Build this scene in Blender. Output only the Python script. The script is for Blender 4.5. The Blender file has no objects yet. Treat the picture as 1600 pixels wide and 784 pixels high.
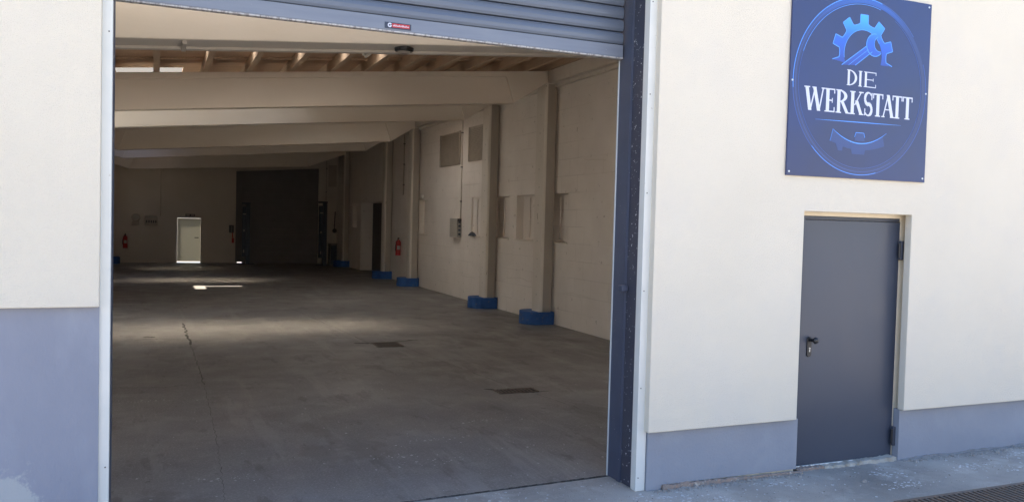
import bpy, math, random
from mathutils import Vector, Matrix
random.seed(7)
S = bpy.context.scene
COL = S.collection
R = math.radians
# ------------------------------------------------------------------ camera
F, YAW, PITCH, ROLL, CAMZ = 1300.7, R(23.254), R(-2.0), R(1.5), 1.92
fw = Vector((math.sin(YAW)*math.cos(PITCH), math.cos(YAW)*math.cos(PITCH), math.sin(PITCH)))
rt = Vector((math.cos(YAW), -math.sin(YAW), 0)); up = rt.cross(fw)
rt2 = math.cos(ROLL)*rt + math.sin(ROLL)*up; up2 = -math.sin(ROLL)*rt + math.cos(ROLL)*up
cam = bpy.data.objects.new('camera', bpy.data.cameras.new('camera')); COL.objects.link(cam)
cam.matrix_world = Matrix(((rt2.x, up2.x, -fw.x, 0), (rt2.y, up2.y, -fw.y, 0), (rt2.z, up2.z, -fw.z, CAMZ), (0, 0, 0, 1)))
cam.data.sensor_width = 36; cam.data.lens = F/1600*36; cam.data.clip_start = .05; cam.data.clip_end = 6000
S.camera = cam
# ------------------------------------------------------------------ light
SUN_EL, SUN_AZ = R(56), R(-42)          # azimuth clockwise from +Y: the sun stands behind the hall
w = bpy.data.worlds.new('World'); S.world = w; w.use_nodes = True
nt = w.node_tree; bg = nt.nodes['Background']; sky = nt.nodes.new('ShaderNodeTexSky')
sky.sky_type = 'NISHITA'; sky.sun_disc = False; sky.sun_elevation = SUN_EL; sky.sun_rotation = SUN_AZ
sky.dust_density = 1.0; sky.ozone_density = 3.5; sky.air_density = 1.0
nt.links.new(sky.outputs[0], bg.inputs[0]); bg.inputs[1].default_value = .12
sd = Vector((math.sin(SUN_AZ)*math.cos(SUN_EL), math.cos(SUN_AZ)*math.cos(SUN_EL), math.sin(SUN_EL)))
sun = bpy.data.objects.new('sun', bpy.data.lights.new('sun', 'SUN')); COL.objects.link(sun)
sun.data.energy = 5.0; sun.data.angle = R(.5); sun.data.color = (1, .88, .73)
sun.rotation_euler = sd.to_track_quat('Z', 'Y').to_euler(); sun.location = sd*60
S.view_settings.view_transform = 'Standard'; S.view_settings.look = 'None'
S.view_settings.gamma = 1; S.view_settings.exposure = 1.98; S.view_settings.use_curve_mapping = False
S.cycles.max_bounces = 14; S.cycles.diffuse_bounces = 10; S.cycles.glossy_bounces = 4
S.cycles.transmission_bounces = 6; S.cycles.caustics_reflective = False; S.cycles.caustics_refractive = True; S.cycles.blur_glossy = 0.0
S.cycles.sample_clamp_indirect = 4; S.cycles.use_denoising = True

# ------------------------------------------------------------------ materials
def mat(name, c, rough=.7, c2=None, scale=3, detail=6, amt=1.0, bump=0, bscale=200, metallic=0, spec=.5,
        stretch=(1, 1, 1), ramp=(.35, .7), c3=None, s3=20, r3=(.6, .7)):
    m = bpy.data.materials.new(name); m.use_nodes = True
    t = m.node_tree; b = t.nodes['Principled BSDF']; L = t.links.new
    b.inputs['Roughness'].default_value = rough; b.inputs['Metallic'].default_value = metallic
    b.inputs['Specular IOR Level'].default_value = spec
    b.inputs['Base Color'].default_value = (*c, 1)
    tc = t.nodes.new('ShaderNodeTexCoord'); mp = t.nodes.new('ShaderNodeMapping'); mp.inputs['Scale'].default_value = stretch
    L(tc.outputs['Object'], mp.inputs[0])
    m['_'] = 0
    out = None
    def noise(sc, de=6):
        n = t.nodes.new('ShaderNodeTexNoise'); n.inputs['Scale'].default_value = sc; n.inputs['Detail'].default_value = de
        n.inputs['Roughness'].default_value = .6; L(mp.outputs[0], n.inputs['Vector']); return n
    def mixc(fac, a, bb):
        x = t.nodes.new('ShaderNodeMix'); x.data_type = 'RGBA'
        L(fac, x.inputs['Factor'])
        if isinstance(a, tuple): x.inputs['A'].default_value = (*a, 1)
        else: L(a, x.inputs['A'])
        x.inputs['B'].default_value = (*bb, 1)
        return x.outputs['Result']
    def ramp_(n, lo, hi):
        r = t.nodes.new('ShaderNodeMapRange'); r.inputs['From Min'].default_value = lo; r.inputs['From Max'].default_value = hi
        L(n.outputs[0], r.inputs['Value']); return r.outputs[0]
    cur = c
    if c2: cur = mixc(ramp_(noise(scale, detail), *ramp), cur, c2)
    if c3: cur = mixc(ramp_(noise(s3, 3), *r3), cur, c3)
    if not isinstance(cur, tuple): L(cur, b.inputs['Base Color'])
    if bump:
        bn = t.nodes.new('ShaderNodeBump'); bn.inputs['Strength'].default_value = bump; bn.inputs['Distance'].default_value = .01
        n = noise(bscale, 4); L(n.outputs[0], bn.inputs['Height']); L(bn.outputs[0], b.inputs['Normal'])
    m['_'] = 0; del m['_']
    return m
def xrough(m, scale, lo, hi, stretch=(1, 1, 1)):
    t = m.node_tree; b = t.nodes['Principled BSDF']
    tc = t.nodes.new('ShaderNodeTexCoord'); mp = t.nodes.new('ShaderNodeMapping'); mp.inputs['Scale'].default_value = stretch
    n = t.nodes.new('ShaderNodeTexNoise'); n.inputs['Scale'].default_value = scale; n.inputs['Detail'].default_value = 8
    r = t.nodes.new('ShaderNodeMapRange'); r.inputs['From Min'].default_value = .3; r.inputs['From Max'].default_value = .7
    r.inputs['To Min'].default_value = lo; r.inputs['To Max'].default_value = hi
    t.links.new(tc.outputs['Object'], mp.inputs[0]); t.links.new(mp.outputs[0], n.inputs['Vector'])
    t.links.new(n.outputs[0], r.inputs['Value']); t.links.new(r.outputs[0], b.inputs['Roughness'])

M = {}
M['render'] = mat('facade_render', (.735, .680, .575), .9, (.71, .655, .55), 1.2, bump=.8, bscale=170, spec=.2, c3=(.67, .63, .56), s3=1.4, r3=(.5, .95))
M['plinth'] = mat('plinth_paint', (.25, .268, .312), .75, (.28, .298, .342), 2.2, bump=.35, bscale=60, spec=.3, c3=(.31, .33, .37), s3=3, r3=(.5, .9))
M['trim'] = mat('trim_white', (.66, .67, .64), .45, (.60, .62, .60), 4, c3=(.45, .42, .37), s3=30, r3=(.72, .78))
M['wall_in'] = mat('limewash', (.82, .77, .71), .9, (.75, .70, .64), 1.3, bump=.5, bscale=24, spec=.2, c3=(.40, .36, .31), s3=9, r3=(.66, .78))
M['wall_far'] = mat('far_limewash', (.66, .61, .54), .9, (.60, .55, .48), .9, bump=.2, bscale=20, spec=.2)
M['beam'] = mat('painted_beam', (.87, .81, .72), .8, (.83, .77, .67), 1.5, bump=.1, bscale=30, spec=.25, stretch=(.4, 1, 1))
M['column'] = mat('painted_column', (.74, .69, .62), .8, (.64, .59, .52), 2.5, bump=.15, bscale=30, spec=.25, stretch=(1, 1, .3), c3=(.33, .28, .22), s3=14, r3=(.68, .75))
M['wood'] = mat('roof_boards', (.60, .42, .29), .75, (.48, .33, .22), 5, stretch=(.25, 5, 1), spec=.3)
M['purlin'] = mat('purlin_wood', (.56, .42, .30), .75, (.46, .34, .24), 5, stretch=(6, .4, 4), spec=.3)
M['guard'] = mat('blue_paint', (.028, .12, .38), .65, (.02, .085, .27), 6, c3=(.15, .16, .18), s3=16, r3=(.60, .74))
M['door'] = mat('anthracite_steel', (.043, .054, .082), .36, (.047, .058, .086), 3, bump=.03, bscale=2.5)
xrough(M['door'], 3, .32, .42)
M['frame_dark'] = mat('dark_frame', (.05, .058, .08), .5)
M['black'] = mat('black_plastic', (.012, .013, .016), .4)
M['steel'] = mat('bare_steel', (.45, .46, .48), .35, metallic=.8)
M['shutter'] = mat('shutter_slats', (.098, .125, .18), .42, (.12, .148, .20), 3, metallic=.15, stretch=(.3, 1, 8), c3=(.17, .205, .26), s3=7, r3=(.62, .8))
M['rail'] = mat('shutter_bottom_rail', (.15, .175, .23), .45, (.185, .21, .26), 4, metallic=.1, stretch=(.4, 1, 4), c3=(.5, .5, .5), s3=40, r3=(.70, .74))
M['edge'] = mat('worn_edge', (.42, .42, .43), .6, (.20, .19, .19), 14, stretch=(3, 1, 1), ramp=(.45, .6))
M['guide'] = mat('guide_rail_paint', (.036, .042, .068), .5, (.05, .056, .08), 3, c3=(.5, .51, .53), s3=45, r3=(.655, .675))
M['guide_plain'] = mat('guide_rail_inner', (.06, .075, .12), .5, (.05, .062, .10), 5, c3=(.4, .42, .45), s3=60, r3=(.72, .74))
M['seal'] = mat('pale_seal', (.55, .60, .62), .6)
M['sign'] = mat('sign_board', (.032, .050, .150), .34, (.038, .048, .105), 1.0, spec=.42)
M['sign_blue'] = mat('sign_blue', (.03, .14, .62), .4)
M['sign_deep'] = mat('sign_deep_blue', (.036, .066, .20), .4)
M['sign_line'] = mat('sign_line_blue', (.10, .33, .95), .4)
M['sign_line2'] = mat('sign_line_dim', (.06, .12, .38), .4)
M['letter'] = mat('sign_letters', (.58, .61, .72), .4)
M['screw'] = mat('screw_head', (.6, .62, .65), .35, metallic=.6)
M['red'] = mat('red_enamel', (.42, .02, .02), .35)
M['brass'] = mat('valve_brass', (.25, .18, .08), .4, metallic=.6)
M['grille'] = mat('grille_grey', (.50, .45, .38), .6, (.43, .38, .32), 6)
M['boxgrey'] = mat('switch_box_grey', (.42, .40, .36), .5)
M['darkgrey'] = mat('dark_grey', (.08, .08, .085), .55)
M['gate'] = mat('far_gate_steel', (.19, .18, .178), .6, (.155, .15, .147), 2)
M['lift'] = mat('lift_blue', (.05, .065, .095), .5, (.04, .055, .08), 4)
M['chip'] = mat('paint_flakes', (.56, .565, .57), .8, (.5, .5, .5), 30)
M['stone'] = mat('rubble', (.34, .33, .31), .9, (.22, .2, .18), 30, bump=.5, bscale=90)
M['mortar'] = mat('pale_mortar', (.46, .45, .41), .9, (.30, .27, .22), 14, bump=.8, bscale=60)
M['rubble'] = mat('grey_mortar', (.26, .265, .28), .9, (.18, .18, .185), 20, bump=.8, bscale=60)
M['brick'] = mat('old_brick', (.30, .22, .18), .9, (.26, .235, .215), 30, bump=.8, bscale=60, c3=(.4, .38, .35), s3=25, r3=(.58, .66))
M['grate'] = mat('cast_iron', (.10, .085, .075), .6, (.15, .10, .07), 20)
M['pit'] = mat('drain_dark', (.02, .019, .018), .9)
M['hairline'] = mat('hairline_dirt', (.10, .095, .09), .9)
M['plate'] = mat('plate_dark', (.03, .04, .07), .4)
M['roofing'] = mat('roof_felt', (.12, .12, .12), .9)
M['doorframe'] = mat('door_jamb_plaster', (.78, .70, .56), .85, (.72, .64, .50), 6, bump=.2, bscale=80)
M['white'] = mat('white_plastic', (.75, .75, .72), .5)

def masonry(m):
    t = m.node_tree; b = t.nodes['Principled BSDF']; L = t.links.new; tc = t.nodes.new('ShaderNodeTexCoord'); mp = t.nodes.new('ShaderNodeMapping')
    mp.inputs['Rotation'].default_value = (0, R(90), R(90)); sep = t.nodes.new('ShaderNodeSeparateXYZ'); cmb = t.nodes.new('ShaderNodeCombineXYZ')
    L(tc.outputs['Object'], sep.inputs[0]); L(sep.outputs[1], cmb.inputs[0]); L(sep.outputs[2], cmb.inputs[1])
    br = t.nodes.new('ShaderNodeTexBrick'); br.inputs['Scale'].default_value = 1.0; br.inputs['Brick Width'].default_value = .62; br.inputs['Row Height'].default_value = .31; br.inputs['Mortar Size'].default_value = .006
    br.inputs['Mortar Smooth'].default_value = .6; br.inputs['Color1'].default_value = (1, 1, 1, 1); br.inputs['Color2'].default_value = (.8, .8, .8, 1); br.inputs['Mortar'].default_value = (0, 0, 0, 1)
    L(cmb.outputs[0], br.inputs['Vector'])
    bn = t.nodes.new('ShaderNodeBump'); bn.inputs['Strength'].default_value = .55; bn.inputs['Distance'].default_value = .01; L(br.outputs[0], bn.inputs['Height'])
    old = b.inputs['Normal'].links[0].from_socket; L(old, bn.inputs['Normal']); L(bn.outputs[0], b.inputs['Normal'])
    cur = b.inputs['Base Color'].links[0].from_socket; nz = t.nodes.new('ShaderNodeTexNoise'); nz.inputs['Scale'].default_value = .9; L(tc.outputs['Object'], nz.inputs['Vector'])
    r = t.nodes.new('ShaderNodeMapRange'); r.inputs['From Min'].default_value = .48; r.inputs['From Max'].default_value = .62; L(nz.outputs[0], r.inputs['Value'])
    mu = t.nodes.new('ShaderNodeMath'); mu.operation = 'MULTIPLY'; L(br.outputs['Fac'], mu.inputs[0]); L(r.outputs[0], mu.inputs[1])
    mu2 = t.nodes.new('ShaderNodeMath'); mu2.operation = 'MULTIPLY'; mu2.inputs[1].default_value = .38; L(mu.outputs[0], mu2.inputs[0])
    x = t.nodes.new('ShaderNodeMix'); x.data_type = 'RGBA'; x.inputs['B'].default_value = (.40, .36, .31, 1); L(mu2.outputs[0], x.inputs['Factor']); L(cur, x.inputs['A']); L(x.outputs['Result'], b.inputs['Base Color'])
masonry(M['wall_in'])
M['web'] = mat('column_web_grey', (.44, .40, .345), .8, (.37, .335, .285), 2.5, bump=.15, bscale=30, spec=.25, stretch=(1, 1, .3))
# concrete: dirt, joints, cracks
def concrete(name, base, dark, light, rough=.75, spot=(.62, .64, .66), sthr=.70, ss=26, bump=.4):
    m = mat(name, base, rough, dark, .7, 9, ramp=(.38, .66), bump=bump, bscale=70, spec=.4)
    t = m.node_tree; b = t.nodes['Principled BSDF']; L = t.links.new
    tc = t.nodes.new('ShaderNodeTexCoord')
    cur = b.inputs['Base Color'].links[0].from_socket
    def layer(cur, sc, lo, hi, col, stretch=(1, 1, 1), de=8, k=1.0):
        mp = t.nodes.new('ShaderNodeMapping'); mp.inputs['Scale'].default_value = stretch
        n = t.nodes.new('ShaderNodeTexNoise'); n.inputs['Scale'].default_value = sc; n.inputs['Detail'].default_value = de; n.inputs['Roughness'].default_value = .65
        r = t.nodes.new('ShaderNodeMapRange'); r.inputs['From Min'].default_value = lo; r.inputs['From Max'].default_value = hi; r.inputs['To Max'].default_value = k
        x = t.nodes.new('ShaderNodeMix'); x.data_type = 'RGBA'; x.inputs['B'].default_value = (*col, 1)
        L(tc.outputs['Object'], mp.inputs[0]); L(mp.outputs[0], n.inputs['Vector']); L(n.outputs[0], r.inputs['Value'])
        L(r.outputs[0], x.inputs['Factor']); L(cur, x.inputs['A']); return x.outputs['Result']
    cur = layer(cur, 2.6, .52, .74, light, k=.7)
    cur = layer(cur, .35, .5, .7, dark, (1, .25, 1), k=.8)
    cur = layer(cur, 9, .60, .75, dark, k=.6)
    cur = layer(cur, ss, sthr, sthr+.02, spot, (1, 1, 1), 2)
    L(cur, b.inputs['Base Color'])
    return m
M['hall_floor'] = concrete('hall_concrete', (.220, .211, .203), (.155, .147, .141), (.30, .288, .276), .55, sthr=.745, ss=24, bump=.45)
t = M['hall_floor'].node_tree; bb = t.nodes['Principled BSDF']; tc = t.nodes.new('ShaderNodeTexCoord')
for sc, st, lo, hi, col, k in ((55, (1, 1, 1), .50, .64, (.33, .32, .31), .7), (24, (1, .12, 1), .56, .70, (.30, .29, .28), .5), (3.2, (1, .35, 1), .57, .62, (.115, .107, .10), .6), (1.3, (1.8, .16, 1), .55, .60, (.29, .278, .265), .5), (.8, (1, .6, 1), .56, .60, (.135, .124, .115), .5), (7, (1, .7, 1), .64, .67, (.09, .083, .077), .6), (38, (.25, 1, 1), .62, .67, (.10, .093, .088), .75), (130, (1, 1, 1), .62, .66, (.42, .41, .40), .6)):
    cur = bb.inputs['Base Color'].links[0].from_socket
    mp = t.nodes.new('ShaderNodeMapping'); mp.inputs['Scale'].default_value = st; mp.inputs['Rotation'].default_value = (0, 0, R(sc % 17-6)); n = t.nodes.new('ShaderNodeTexNoise')
    n.inputs['Scale'].default_value = sc; n.inputs['Detail'].default_value = 8; n.inputs['Roughness'].default_value = .7
    r = t.nodes.new('ShaderNodeMapRange'); r.inputs['From Min'].default_value = lo; r.inputs['From Max'].default_value = hi; r.inputs['To Max'].default_value = k
    x = t.nodes.new('ShaderNodeMix'); x.data_type = 'RGBA'; x.inputs['B'].default_value = (*col, 1)
    L = t.links.new; L(tc.outputs['Object'], mp.inputs[0]); L(mp.outputs[0], n.inputs['Vector']); L(n.outputs[0], r.inputs['Value']); L(r.outputs[0], x.inputs['Factor']); L(cur, x.inputs['A']); L(x.outputs['Result'], bb.inputs['Base Color'])
xrough(M['hall_floor'], 1.6, .36, .62)
M['apron'] = concrete('yard_concrete', (.42, .395, .36), (.23, .215, .195), (.58, .55, .51), .9, spot=(.13, .125, .12), sthr=.685, ss=48, bump=1.0)
M['yard'] = concrete('yard_far', (.46, .43, .385), (.40, .37, .33), (.50, .47, .42), .9)

def translucent(name, c, mixf=.75):
    m = bpy.data.materials.new(name); m.use_nodes = True; t = m.node_tree
    b = t.nodes['Principled BSDF']; b.inputs['Base Color'].default_value = (*c, 1); b.inputs['Roughness'].default_value = .5
    tr = t.nodes.new('ShaderNodeBsdfTranslucent'); tr.inputs[0].default_value = (*c, 1)
    mx = t.nodes.new('ShaderNodeMixShader'); mx.inputs[0].default_value = mixf
    t.links.new(b.outputs[0], mx.inputs[1]); t.links.new(tr.outputs[0], mx.inputs[2])
    t.links.new(mx.outputs[0], t.nodes['Material Output'].inputs[0]); return m
M['skylight'] = translucent('fibreglass_panel', (.97, .94, .86), 1.0)
t = M['skylight'].node_tree; gl = t.nodes.new('ShaderNodeBsdfRefraction'); gl.inputs['Roughness'].default_value = .62; gl.inputs['IOR'].default_value = .60; gl.inputs[0].default_value = (.97, .93, .84, 1)
mx2 = t.nodes.new('ShaderNodeMixShader'); mx2.inputs[0].default_value = .9
t.links.new(t.nodes['Mix Shader'].outputs[0], mx2.inputs[1]); t.links.new(gl.outputs[0], mx2.inputs[2]); t.links.new(mx2.outputs[0], t.nodes['Material Output'].inputs[0])
M['added_opal'] = translucent('added_opal_panel', (.9, .9, .86), 1.0)
M['far_door'] = translucent('pale_door', (.64, .63, .56), .24)

# ------------------------------------------------------------------ mesh helpers
class MB:
    def __init__(s): s.v = []; s.f = []
    def poly(s, pts): 
        i = len(s.v); s.v += [tuple(p) for p in pts]; s.f.append(tuple(range(i, i+len(pts))))
    def box(s, x0, x1, y0, y1, z0, z1, top=None):
        # top: optional (z at x0, z at x1) for sloped tops ; z0 may be a tuple too
        za = z1 if not isinstance(z1, tuple) else None
        t0, t1 = (z1, z1) if za is not None else z1
        b0, b1 = z0 if isinstance(z0, tuple) else (z0, z0)
        i = len(s.v)
        s.v += [(x0, y0, b0), (x1, y0, b1), (x1, y1, b1), (x0, y1, b0), (x0, y0, t0), (x1, y0, t1), (x1, y1, t1), (x0, y1, t0)]
        s.f += [(i, i+3, i+2, i+1), (i+4, i+5, i+6, i+7), (i, i+1, i+5, i+4), (i+1, i+2, i+6, i+5), (i+2, i+3, i+7, i+6), (i+3, i, i+4, i+7)]
        return s
    def prism(s, pts, axis, a, b):
        # pts: 2-D outline; axis 'x': (y,z) ; 'y': (x,z) ; 'z': (x,y)
        def P(p, t):
            return {'x': (t, p[0], p[1]), 'y': (p[0], t, p[1]), 'z': (p[0], p[1], t)}[axis]
        n = len(pts); i = len(s.v)
        s.v += [P(p, a) for p in pts] + [P(p, b) for p in pts]
        s.f.append(tuple(range(i, i+n))); s.f.append(tuple(range(i+2*n-1, i+n-1, -1)))
        for k in range(n):
            j = (k+1) % n; s.f.append((i+k, i+n+k, i+n+j, i+j))
        return s
    def tube(s, p0, p1, r0, r1=None, n=14):
        r1 = r0 if r1 is None else r1
        p0 = Vector(p0); p1 = Vector(p1); d = (p1-p0).normalized(); a = d.orthogonal().normalized(); b = d.cross(a); i = len(s.v)
        for p, r in ((p0, r0), (p1, r1)):
            for k in range(n):
                an = 2*math.pi*k/n; s.v.append(tuple(p+a*r*math.cos(an)+b*r*math.sin(an)))
        s.f.append(tuple(range(i+n-1, i-1, -1))); s.f.append(tuple(range(i+n, i+2*n)))
        for k in range(n):
            j = (k+1) % n; s.f.append((i+k, i+j, i+n+j, i+n+k))
        return s
    def build(s, name, m, parent=None, bevel=0, smooth=False, fix=True):
        me = bpy.data.meshes.new(name); me.from_pydata(s.v, [], s.f)
        if fix:
            import bmesh
            bm = bmesh.new(); bm.from_mesh(me); bmesh.ops.recalc_face_normals(bm, faces=bm.faces); bm.to_mesh(me); bm.free()
        o = bpy.data.objects.new(name, me); COL.objects.link(o); me.materials.append(M[m] if isinstance(m, str) else m)
        if parent: 
            o.parent = parent
            if parent.type == 'EMPTY' or True: o.matrix_parent_inverse = parent.matrix_basis.inverted()
        if bevel:
            b = o.modifiers.new('bevel', 'BEVEL'); b.width = bevel; b.segments = 2; b.limit_method = 'ANGLE'
        if smooth:
            for p in me.polygons: p.use_smooth = True
        return o
def thing(name, label, cat, loc=(0, 0, 0), group=None):
    o = bpy.data.objects.new(name, None); COL.objects.link(o); o.location = loc; o.empty_display_size = .2
    tag(o, label, cat, group); return o
def tag(o, label=None, cat=None, group=None, kind=None):
    if label: o['label'] = label
    if cat: o['category'] = cat
    if group: o['group'] = group
    if kind: o['kind'] = kind
    return o
def sheet(name, x0, x1, y0, y1, z, m, jag=None):
    b = MB(); b.poly([(x0, y0, z), (x1, y0, z), (x1, y1, z), (x0, y1, z)]); return b.build(name, m, fix=False)

# ------------------------------------------------------------------ ground and floor
tag(sheet('ground', -1500, 1500, -1500, 1500, -.06, 'yard'), kind='structure')
b = MB(); b.prism([(-14, 1.2), (12, 1.2), (12, 5.6), (7.8, 5.6), (7.8, 5.14), (3.34, 5.14), (3.34, 5.482), (2.4, 5.436), (1.66, 5.398), (.6, 5.35), (-.3, 5.31), (-.3, 5.14), (-8.3, 5.14), (-8.3, 5.6), (-14, 5.6)], 'z', -.2, 0)
tag(b.build('concrete_apron', 'apron'), kind='structure')
b = MB(); b.prism([(-.3, 5.342), (.6, 5.382), (1.66, 5.424), (2.4, 5.462), (3.34, 5.512), (7.4, 5.50), (7.4, 35.2), (-2.1, 35.2), (-2.1, 5.50), (-.3, 5.5)], 'z', -.2, .001)
tag(b.build('hall_floor', 'hall_floor'), kind='structure')

# ------------------------------------------------------------------ facade
fac = thing('facade_wall', 'cream rendered outer wall above a grey-blue painted plinth, with the gateway cut through it', 'wall', (1.5, 5.2, 0))
YF, YC = 5.031, 5.10     # render face, masonry face
HT = 5.2
b = MB()
b.box(-8, -.30, YC, 5.40, 0, HT); b.box(3.28, 4.66, YC, 5.40, 0, HT); b.box(5.85, 7.6, YC+.051, 5.40, 0, .44); b.box(5.85, 7.6, YC, 5.40, .44, HT)
b.box(-.30, 3.28, YC, 5.40, 3.85, HT); b.box(4.66, 5.85, YC, 5.40, 2.10, HT)
b.build('masonry_core', 'doorframe', fac)
b = MB(); b.box(-8, -.273, YF, YC, 1.398, HT-.0); b.build('render_panel', 'render', fac, .006)
b = MB(); b.prism([(3.26, .435), (4.615, .438), (4.615, 2.062), (5.755, 2.062), (5.755, .434), (7.6, .432), (7.6, HT), (3.26, HT)], 'y', YF, YC)
b.build('render_panel', 'render', fac, .006)
b = MB(); b.box(-.273, 3.26, YF, YC, 3.85, HT); b.build('render_panel', 'render', fac, .004)
M['plinth_left'] = mat('plinth_paint_worn', (.225, .243, .30), .75, (.268, .285, .345), 1.4, bump=.35, bscale=60, spec=.3, c3=(.30, .325, .385), s3=3.5, r3=(.5, .85), stretch=(1, 1, .5))
# worn pale patch low on the left plinth
t = M['plinth_left'].node_tree; bb = t.nodes['Principled BSDF']; cur = bb.inputs['Base Color'].links[0].from_socket
tc = t.nodes.new('ShaderNodeTexCoord'); vd = t.nodes.new('ShaderNodeVectorMath'); vd.operation = 'DISTANCE'; vd.inputs[1].default_value = (-.74, 5.08, .34)
nz = t.nodes.new('ShaderNodeTexNoise'); nz.inputs['Scale'].default_value = 11; nz.inputs['Detail'].default_value = 12; nz.inputs['Roughness'].default_value = .78
ad = t.nodes.new('ShaderNodeMath'); ad.operation = 'MULTIPLY_ADD'; ad.inputs[1].default_value = .55
mr = t.nodes.new('ShaderNodeMapRange'); mr.inputs['From Min'].default_value = .475; mr.inputs['From Max'].default_value = .41; mr.inputs['To Max'].default_value = .8
mx = t.nodes.new('ShaderNodeMix'); mx.data_type = 'RGBA'; mx.inputs['B'].default_value = (.40, .42, .43, 1)
t.links.new(tc.outputs['Object'], vd.inputs[0]); t.links.new(tc.outputs['Object'], nz.inputs['Vector'])
t.links.new(nz.outputs[0], ad.inputs[0]); t.links.new(vd.outputs['Value'], ad.inputs[2]); t.links.new(ad.outputs[0], mr.inputs['Value'])
t.links.new(mr.outputs[0], mx.inputs['Factor']); t.links.new(cur, mx.inputs['A']); t.links.new(mx.outputs['Result'], bb.inputs['Base Color'])
b = MB(); b.box(-8, -.275, 5.072, YC, .0, 1.397); b.build('plinth', 'plinth_left', fac)
b = MB(); b.prism([(3.285, .0), (3.41, .0), (3.42, .034), (4.668, .034), (4.668, .434), (3.285, .434)], 'y', 5.075, YC); b.build('plinth', 'plinth', fac, .003)
b = MB(); b.box(5.769, 7.6, 5.085, YC+.05, .0, .431); b.build('plinth', 'plinth', fac, .003)
b = MB(); b.box(3.285, 3.44, 5.071, 5.075, .30, .433); b.build('plinth_patch', 'plinth', fac, .002)
# rough brick course showing under the plinth
def ragged(b, x0, x1, y0, y1, top, step=.02, ja=.006):
    # strip along the wall foot with an uneven front and top edge
    n = int((x1-x0)/step); i = len(b.v)
    for k in range(n+1):
        x = x0+(x1-x0)*k/n; t = top(k/n)*random.uniform(.75, 1.1); yf = y0+random.uniform(-ja, ja)
        b.v += [(x, yf, -.002), (x, yf+.003, t), (x, y1, t+.002), (x, y1, -.002)]
    for k in range(n):
        p = i+4*k; q = p+4
        b.f += [(p, q, q+1, p+1), (p+1, q+1, q+2, p+2), (p+2, q+2, q+3, p+3)]
    b.f += [(i, i+1, i+2, i+3), (i+4*n+3, i+4*n+2, i+4*n+1, i+4*n)]
b = MB(); ragged(b, 3.42, 4.72, 5.058, 5.0745, lambda u: .040-.022*u)
b.build('brick_course', 'brick', fac)
b = MB(); ragged(b, 5.80, 7.58, 5.074, 5.0845, lambda u: .008+.012*abs(math.sin(9*u)), .03, .004); b.build('mortar_fillet', 'rubble', fac)

# ------------------------------------------------------------------ jamb trims
for nm, lab, x0, x1 in (('left', 'white metal trim strip along the left jamb of the gateway', -.287, -.222),
                        ('right', 'white metal trim strip with screws along the right jamb of the gateway', 3.203, 3.281)):
    tr = thing('jamb_trim', lab, 'trim', ((x0+x1)/2, 5.13, 0), 'white trim strips on the gateway jambs')
    b = MB(); b.box(x0, x1, 5.09, 5.16, .002, 3.848); b.build('profile', 'trim', tr, .003)
    xs = x1-.018 if nm == 'left' else x0+.02
    for z in (.10, .75, 1.45, 2.15, 2.85, 3.5) if nm == 'right' else (.5, 2.9):
        b = MB(); b.tube((xs, 5.09, z), (xs, 5.087, z), .0042, n=10); b.build('screw', 'darkgrey', tr)

# ------------------------------------------------------------------ roller shutter
sh = thing('roller_shutter', 'raised blue-grey roller shutter with its dark guide rails in the gateway', 'roller shutter', (1.5, 5.45, 0))
b = MB()
prof = []
z = 3.258
while z < 4.1:
    prof += [(5.475, z), (5.440, z+.003), (5.430, z+.02), (5.427, z+.045), (5.430, z+.068), (5.440, z+.086), (5.475, z+.089)]; z += .0945
b.v = [(x, y, zz) for (y, zz) in prof for x in (-.33, 3.19)]
b.f = [(2*k, 2*k+1, 2*k+3, 2*k+2) for k in range(len(prof)-1)]
b.build('slat_curtain', 'shutter', sh, fix=False)
b = MB(); b.box(-.33, 3.19, 5.425, 5.465, 3.162, 3.252); b.build('bottom_rail', 'rail', sh, .004)
b = MB(); b.box(-.33, 3.19, 5.422, 5.47, 3.150, 3.1615); b.build('rubber_edge', 'edge', sh, .003)
b = MB(); b.box(-.33, 3.19, 5.435, 5.46, 3.2525, 3.259); b.build('rail_gap', 'black', sh)
np_ = MB(); np_.box(1.378, 1.556, 5.419, 5.4248, 3.172, 3.212); npl = np_.build('name_plate', 'plate', sh, .001)
b = MB(); b.box(1.425, 1.545, 5.4175, 5.419, 3.180, 3.206); b.build('red_field', 'red', npl)
b = MB(); n = 22
cx, cz = 1.410, 3.193
ri, ro = .007, .0145
for k in range(18):
    a0, a1 = R(35)+R(290)*k/18, R(35)+R(290)*(k+1)/18
    b.prism([(cx+ri*math.cos(a0), cz+ri*math.sin(a0)), (cx+ro*math.cos(a0), cz+ro*math.sin(a0)), (cx+ro*math.cos(a1), cz+ro*math.sin(a1)), (cx+ri*math.cos(a1), cz+ri*math.sin(a1))], 'y', 5.4165, 5.419)
b.box(cx, cx+.0135, 5.4162, 5.4165, cz-.004, cz+.001)
x = 1.432
random.seed(3)
for k in range(13):
    b.box(x, x+.0045, 5.4165, 5.4174, 3.187, 3.187+random.choice((.008, .008, .012))); 
    if k % 3 != 2: b.box(x, x+.0075, 5.4160, 5.4164, 3.187 if k % 2 else 3.193, 3.1885 if k % 2 else 3.1945)
    x += .0085
b.build('plate_lettering', 'letter', npl)
for k in range(9):       # scuffs of dried paint on the rail edge
    x = .3+k*.33+random.uniform(-.1, .1); b = MB(); 
gr = MB(); gr.box(3.205, 3.279, 5.315, 5.50, .003, 3.84); g1 = gr.build('guide_rail', 'guide_plain', sh, .003)
gr = MB(); gr.box(3.20, 3.2045, 5.32, 5.36, .004, 3.84); gr.build('rail_lip', 'guide_plain', g1)
gr = MB(); gr.box(3.196, 3.2045, 5.492, 5.5, .004, 3.149); gr.build('rail_seal', 'seal', g1)
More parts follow.
